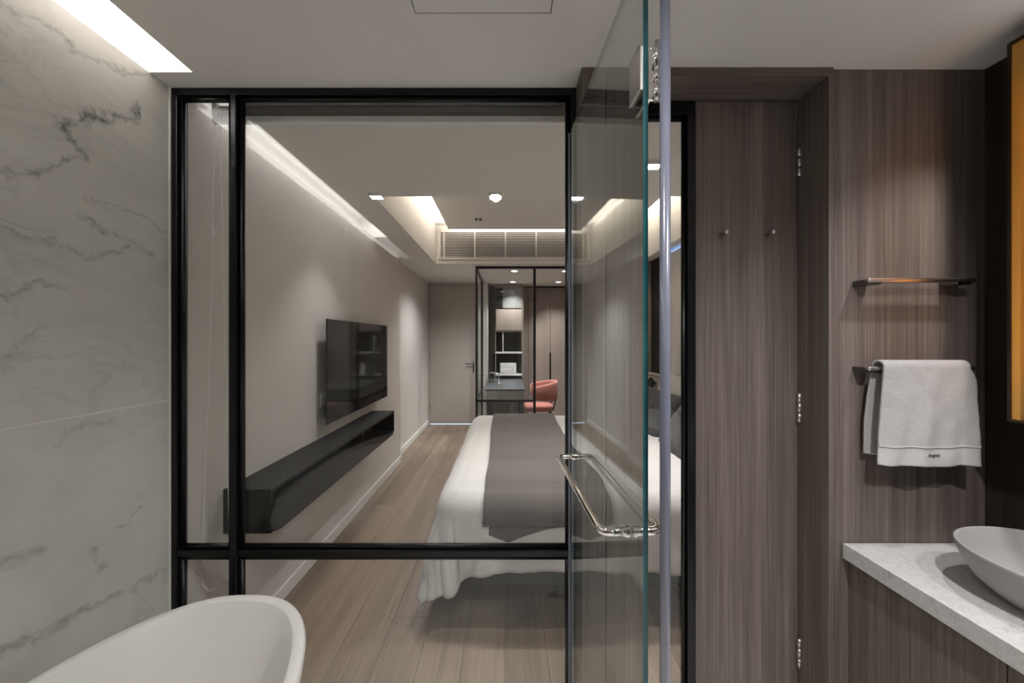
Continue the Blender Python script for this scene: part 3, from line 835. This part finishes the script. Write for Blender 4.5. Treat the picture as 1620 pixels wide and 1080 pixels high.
obj('dark_door', box(cx0+0.003, Xs(795), SB-0.014, SB, Zs(487.5), Zs(456), bev=0.001), M['bench'], t, label='dark glazed door')
obj('glass_door', box(Xs(795)+0.004, cx1-0.003, SB-0.014, SB, Zs(487.5), Zs(456), bev=0.001), plain('grey_glazed_door', (0.16, 0.155, 0.15), 0.12, var=0.05), t, label='grey reflective glazed door')
t = thing('printer', (0.0, SB+0.1, Zs(591.5)), 'white box shaped printer in the lowest shelf niche', 'printer')
p0, p1 = Xs(791), Xs(817)
obj('body', box(p0, p1, SB+0.02, SB+0.24, Zs(591.5), Zs(574), bev=0.01), M['printer'], t)
obj('paper_tray', box(p0+0.02, p1-0.02, SB+0.012, SB+0.022, Zs(589), Zs(584), bev=0.002), M['grille'], t)
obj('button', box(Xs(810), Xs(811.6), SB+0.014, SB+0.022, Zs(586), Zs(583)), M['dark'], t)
obj('lid', box(p0+0.01, p1-0.01, SB+0.03, SB+0.24, Zs(574), Zs(571.5), bev=0.004), M['bench'], t)
t = thing('desk', (0.0, 5.7, 0), 'long dark grey topped desk standing inside the glass enclosure', 'desk')
obj('desk_top', box(-0.275, 0.262, 5.08, 6.44, 0.725, 0.745, bev=0.002), M['desk'], t)
obj('drawer_front', box(-0.262, 0.255, 5.085, 5.10, 0.575, 0.722, bev=0.002), M['drawer'], t)
obj('drawer_box', box(-0.262, 0.255, 5.10, 6.40, 0.60, 0.722), M['drawer'], t)
for xx, yy in ((-0.24, 5.12), (0.225, 5.12), (-0.24, 6.36), (0.225, 6.36)):
    obj('leg', box(xx-0.018, xx+0.018, yy-0.018, yy+0.018, 0.0, 0.60), M['black'], t)
t = thing('monitor', (-0.18, 5.9, 0.745), 'thin black monitor seen edge on, standing on the desk', 'monitor')
obj('screen', box(-0.195, -0.172, 5.72, 6.25, 0.86, 1.20, bev=0.003), M['screen'], t)
obj('stand_neck', box(-0.205, -0.19, 5.95, 6.02, 0.752, 1.0, bev=0.002), M['gun'], t)
obj('stand_foot', box(-0.265, -0.12, 5.88, 6.09, 0.7455, 0.753, bev=0.002), M['gun'], t)
t = thing('desk_lamp', (-0.10, 5.55, 0.745), 'slim grey desk lamp bent over the desk near the monitor', 'lamp')
bm = disc(bmesh.new(), -0.10, 5.6, 0.7455, 0.757, 0.05); obj('lamp_base', bm, M['steel'], t)
bm = tube(bmesh.new(), fillet([(-0.10, 5.6, 0.75), (-0.10, 5.6, 0.90), (-0.17, 5.6, 0.92)], 0.02), 0.006, 10); obj('stem', bm, M['steel'], t, True)
obj('lamp_head', box(-0.24, -0.15, 5.58, 5.62, 0.912, 0.926, bev=0.003), M['steel'], t)
# rose tub chair facing the desk
ccx, ccy = 0.50, 5.58
t = thing('tub_chair', (ccx, ccy, 0), 'rose upholstered tub chair with thin dark legs beside the desk', 'chair')
bm = bmesh.new(); rows = []
na = 44
for i in range(na+1):
    a = math.radians(-118+236*i/na)      # opening toward -X
    e = abs(i/na*2-1)
    top = 0.815-0.075*e**1.6; bot = 0.535+0.03*e**3
    ca, sa = math.cos(a), math.sin(a)
    ro, ri = 0.275, 0.235
    ring = []
    for (r_, z_) in ((ro-0.012, bot), (ro, bot+0.03), (ro+0.008, top-0.03), (ro-0.004, top-0.006), ((ro+ri)/2, top), (ri+0.004, top-0.008), (ri, top-0.03), (ri, bot+0.03), (ri+0.01, bot)):
        ring.append(bm.verts.new((ccx+r_*ca*0.95, ccy+r_*sa, z_)))
    rows.append(ring)
m_ = len(rows[0])
for a, b_ in zip(rows, rows[1:]):
    for k in range(m_): bm.faces.new((a[k], a[(k+1) % m_], b_[(k+1) % m_], b_[k]))
bm.faces.new(rows[0]); bm.faces.new(rows[-1][::-1])
obj('backrest', bm, M['rose'], t, True)
obj('seat', loft([sring(ccx-0.03, ccy, z, a, b_, 2.6, 40) for z, a, b_ in ((0.385, 0.20, 0.20), (0.39, 0.225, 0.222), (0.44, 0.232, 0.23), (0.46, 0.215, 0.213), (0.466, 0.15, 0.15))]), M['rose'], t, True)
for sx_, sy_ in ((1, 1), (1, -1), (-1, 1), (-1, -1)):
    top = (ccx+0.16*sx_-0.02, ccy+0.17*sy_, 0.40); ft = (ccx+0.24*sx_-0.02, ccy+0.22*sy_, 0.0)
    obj('leg', tube(bmesh.new(), [top, ft], 0.010, 10), M['black'], t, True)
for sy_ in (1, -1):
    obj('back_support', tube(bmesh.new(), [(ccx+0.18, ccy+0.16*sy_, 0.40), (ccx+0.215, ccy+0.165*sy_, 0.56)], 0.009, 8), M['black'], t, True)

# ------------------------------------------------------------------ shower door
X1, TT = 0.2945, 0.039
gx = lambda y: X1-TT*y
Ya, Yb, GT = 0.722, 1.390, 2.165
t = thing('shower_door', (gx(Ya), Ya, 0), 'frameless clear glass shower door with a long nickel handle', 'shower door')
ang = math.atan(-TT)
def dP(s, n_, z):   # s along the door from hinge edge, n_ across (+ = vanity side)
    dv_ = Vector((-TT, 1, 0)).normalized(); nv = Vector((1, TT, 0)).normalized()
    return Vector((gx(Ya), Ya, z))+dv_*s+nv*n_
Ld = (Yb-Ya)*math.sqrt(1+TT*TT)
hT = 0.005
bm = bmesh.new()
co = [dP(s, n_, z) for z in (0.015, GT) for s, n_ in ((0, -hT), (Ld, -hT), (Ld, hT), (0, hT))]
vs = [bm.verts.new(p) for p in co]
fs = [(0, 1, 5, 4), (2, 3, 7, 6), (3, 0, 4, 7), (1, 2, 6, 5), (4, 5, 6, 7), (0, 3, 2, 1)]
for i, f in enumerate(fs):
    fc = bm.faces.new([vs[k] for k in f]); fc.material_index = 0 if i < 2 else (2 if i >= 4 else 1)
obj('glass_pane', bm, M['glassd'], t, mats=[M['glassd'], M['edge'], M['glasst']])
def dbox(s0, s1, n0, n1, z0, z1, bev=0.0):
    bm_ = box(0, 1, 0, 1, 0, 1)
    for v in bm_.verts:
        v.co = dP(s0+(s1-s0)*v.co.x, n0+(n1-n0)*v.co.y, z0+(z1-z0)*v.co.z)
    if bev: bmesh.ops.bevel(bm_, geom=list(bm_.edges), offset=bev, segments=2, affect='EDGES', profile=0.5)
    return bm_
obj('edge_seal', dbox(Ld, Ld+0.012, -0.008, 0.006, 0.015, GT, 0.002), M['sealb'], t)
bm = bmesh.new()
for n_ in (0.0285,):
    tube(bm, [dP(-0.020, n_, 0.0), dP(-0.020, n_, ZC)], 0.0095, 20)
obj('hinge_seal', bm, M['seal'], t, True, label='full height translucent lilac seal')
for zc in (1.912, 0.30):
    h = obj('hinge', dbox(0.002, 0.056, -hT-0.005, -hT, zc-0.026, zc+0.060, 0.0015), M['steel'], t)
    obj('hinge_plate', dbox(0.002, 0.060, hT, hT+0.006, zc-0.045, zc+0.055, 0.0015), M['chrome'], h)
    bm = bmesh.new()
    for a, b_ in ((-0.050, -0.016), (-0.0145, 0.0055), (0.007, 0.062)):
        tube(bm, [dP(-0.004, 0.0205, zc+a), dP(-0.004, 0.0205, zc+b_)], 0.0072, 18)
    obj('knuckle', bm, M['chrome'], h, True)
    bm = bmesh.new()
    for a, b_ in ((-0.046, -0.016), (-0.0145, 0.0055), (0.007, 0.045)):
        Bm = dbox(-0.002, 0.004, hT, 0.020, zc+a, zc+b_)
        tmp = bpy.data.meshes.new('tmp'); Bm.to_mesh(tmp); Bm.free(); bm.from_mesh(tmp); bpy.data.meshes.remove(tmp)
    obj('hinge_leaf', bm, M['chrome'], h)
sA, sB, zH = (0.802-Ya), (1.315-Ya), 1.005
hd = None
for sg in (-1, 1):
    pts = fillet([dP(sA, sg*hT, zH), dP(sA, sg*0.062, zH), dP(sB, sg*0.062, zH), dP(sB, sg*hT, zH)], 0.022, 8)
    o = obj('handle', tube(bmesh.new(), pts, 0.0092, 18), M['chrome'], t, True)
    for s_ in (sA, sB):
        obj('collar', tube(bmesh.new(), [dP(s_, sg*hT, zH), dP(s_, sg*(hT+0.007), zH), dP(s_, sg*(hT+0.007), zH), dP(s_, sg*(hT+0.012), zH)], [0.0125, 0.0125, 0.0105, 0.0105], 20), M['chrome'], o)

# ------------------------------------------------------------------ towel rails and towel
def rail(z, label):
    t_ = thing('towel_rail', (1.37, 1.306, z), label, 'towel rail', 'towel rails')
    obj('bar', box(1.193, 1.552, 1.246, 1.268, z-0.008, z+0.008, bev=0.0065), M['rail'], t_)
    for xx in (1.193, 1.49):
        obj('bracket', box(xx, xx+0.05, 1.252, 1.3055, z-0.014, z+0.004, bev=0.002), M['gun'], t_)
    return t_
rail(1.606, 'polished towel rail with nothing on it, the upper of two')
rail(1.314, 'polished towel rail holding the white towel, the lower of two')
t = thing('hand_towel', (1.375, 1.25, 1.325), 'white terry hand towel folded over the lower rail', 'towel')
TXa, TXb = 1.232, 1.532
zt_ = 1.325
def prof(s):
    """s metres along the cloth from the back hem, over the bar, to the front hem"""
    Lb = 0.29; R_ = 0.021; arc = PI*R_
    if s < Lb: return 1.257+R_, zt_-0.006-(Lb-s)
    if s < Lb+arc:
        a = (s-Lb)/R_; return 1.257+R_*math.cos(a), zt_-0.006+R_*math.sin(a)
    return 1.257-R_-0.02*min(1, (s-Lb-arc)*2), zt_-0.006-(s-Lb-arc)
Ltot = 0.29+PI*0.021+0.30
def tw(u, s0, s1, v, extra=0.0):
    s = s0+(s1-s0)*v
    y, z = prof(s)
    back = s < 0.29+PI*0.0105
    hang = max(0, zt_-0.01-z)
    xa, xb = TXa, TXb
    if back: xa -= 0.015*min(1, hang*6)+0.008*hang/0.3; xb -= 0.02
    else:
        xa += -0.006*hang/0.3*4; xb -= 0.007*hang/0.3
        rr = max(0, 0.05-hang)
        xb -= 0.02*(rr/0.05)**2
    x = xa+(xb-xa)*u
    wav = 0.006*math.sin(u*9+1.0)*min(1, hang*6)+0.004*math.sin(u*21+hang*8)*min(1, hang*5)+0.003*mnoise.noise(Vector((u*7, z*16, 2.2 if back else 6.1)))
    z += -0.010*(1-u)*hang/0.3*0.3+0.006*math.sin(u*PI)*0.5*(-1)*hang/0.3+0.004*mnoise.noise(Vector((u*4, 0.3, 9)))*hang/0.3
    if not back: z -= 0.012*u*hang/0.3*0.4
    return Vector((x, y+wav*(1 if not back else 0.5)-extra, z))
sF = 0.29+PI*0.021
sH = sF+0.250
o = obj('terry_cloth', grid(60, 120, lambda u, v: tw(u, 0.0, sH, v)+Vector((0, 0.0018*mnoise.noise(Vector((u*90, v*150, 3.0))), 0))), M['terry'], t, True); thick(o, 0.006, 0)
o = obj('hem_band', grid(40, 12, lambda u, v: tw(u, sH+0.001, Ltot+0.012, v)), M['towel_band'], t, True); thick(o, 0.0035, 0)
o = obj('band_seam', grid(60, 4, lambda u, v: tw(u, sH-0.003, sH+0.004, v, 0.0022)), M['towel_band'], t, True); thick(o, 0.004, 0)
cu = bpy.data.curves.new('lettering', 'FONT'); cu.body = 'Anagett'; cu.size = 0.016; cu.shear = 0.25; cu.align_x = 'CENTER'; cu.extrude = 0.0004
tmp = bpy.data.objects.new('tmp_text', cu); COL.objects.link(tmp)
dg = bpy.context.evaluated_depsgraph_get()
me = bpy.data.meshes.new_from_object(tmp.evaluated_get(dg))
bpy.data.objects.remove(tmp)
bm = bmesh.new(); bm.from_mesh(me); bpy.data.meshes.remove(me)
for v in bm.verts:
    lx, ly = v.co.x, v.co.y
    u = 0.53+lx/(TXb-TXa); q = tw(u, 0, 1, sH+0.030-ly)
    v.co = Vector((q.x, q.y-0.0028-v.co.z, q.z))
bmesh.ops.triangulate(bm, faces=bm.faces)
obj('lettering', bm, M['letter'], t, label='small grey embroidered lettering')

# ------------------------------------------------------------------ vanity, basin, mirror cabinet
t = thing('vanity_cabinet', (1.41, 0.5, 0), 'dark wood vanity cabinet under the stone counter', 'cabinet')
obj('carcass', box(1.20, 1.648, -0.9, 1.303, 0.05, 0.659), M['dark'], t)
for a, b_ in ((1.293, 1.304), (0.8945, 1.2915), (0.45, 0.8915), (0.0, 0.447), (-0.9, -0.003)):
    obj('door', box(1.18, 1.199, a, b_, 0.06, 0.656, bev=0.001), M['wood'], t)
t = tag(obj('stone_counter', box(1.158, 1.648, -0.9, 1.304, 0.660, 0.711, bev=0.0015), M['quartz']), 'speckled pale grey stone counter on the vanity cabinet', 'counter')
bcx, bcy, bz = 1.445, 0.955, 0.711
rg = [(0.0005, 0.115, 0.125), (0.012, 0.130, 0.140), (0.045, 0.165, 0.172), (0.085, 0.187, 0.193), (0.122, 0.1985, 0.2045), (0.128, 0.1985, 0.2045), (0.1305, 0.196, 0.202),
      (0.1305, 0.193, 0.199), (0.127, 0.190, 0.196), (0.085, 0.178, 0.184), (0.045, 0.152, 0.16), (0.02, 0.11, 0.12), (0.014, 0.03, 0.03)]
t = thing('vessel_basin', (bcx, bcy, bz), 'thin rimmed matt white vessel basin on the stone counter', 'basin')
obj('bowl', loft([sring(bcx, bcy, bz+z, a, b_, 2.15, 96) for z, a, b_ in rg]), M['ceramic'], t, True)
obj('drain', disc(bmesh.new(), bcx, bcy, bz+0.0145, bz+0.018, 0.028), M['chrome'], t)

t = thing('mirror_cabinet', (1.6, 0.4, 1.16), 'wall mirror cabinet with an amber glowing strip above the counter', 'mirror cabinet')
mz0, mz1, mx, my = 1.166, 2.292, 1.50, 1.135
obj('carcass', box(mx+0.022, 1.649, -0.4, my, mz0, mz1), M['bronze'], t)
obj('back_panel', box(mx+0.004, mx+0.022, -0.4, my-0.008, mz0+0.008, mz1-0.008), M['amber'], t, label='amber lit strip panel')
for a_ in ((mx, mx+0.022, my-0.008, my, mz0, mz1), (mx-0.004, mx+0.022, -0.4, my-0.008, mz0, mz0+0.008), (mx-0.004, mx+0.022, -0.4, my-0.008, mz1-0.008, mz1)):
    obj('frame_edge', box(*a_), M['bronze'], t)
obj('door_spacer', box(mx-0.013, mx+0.004, -0.4, 1.056, mz0+0.03, mz1-0.03), M['bronze'], t)
obj('mirror_door', box(mx-0.020, mx-0.013, -0.4, 1.074, mz0+0.02, mz1-0.02), M['mirror'], t)
area('mirror_led', (mx-0.005, 1.062, (mz0+mz1)/2-0.02), (math.radians(90), 0, math.radians(180)), 0.008, 0.90, 1.9, (1.0, 0.66, 0.30))

# ------------------------------------------------------------------ bathtub
tcx, tcy = -0.835, 0.49
rg = [(0.0, 0.285, 0.64), (0.01, 0.292, 0.65), (0.30, 0.338, 0.705), (0.555, 0.373, 0.748), (0.570, 0.375, 0.75), (0.578, 0.371, 0.746), (0.58, 0.366, 0.741),
      (0.5795, 0.344, 0.719), (0.577, 0.341, 0.716), (0.565, 0.337, 0.712), (0.561, 0.332, 0.707), (0.40, 0.308, 0.672), (0.22, 0.275, 0.61), (0.14, 0.235, 0.54), (0.115, 0.19, 0.46), (0.11, 0.05, 0.15)]
t = thing('bathtub', (tcx, tcy, 0), 'freestanding oval matt white bathtub beside the marble wall', 'bathtub')
obj('shell', loft([sring(tcx, tcy, z+0.001, a, b_, 2.4, 120) for z, a, b_ in rg]), M['tub'], t, True)
obj('drain', disc(bmesh.new(), tcx, tcy, 0.111, 0.116, 0.03), M['chrome'], t)
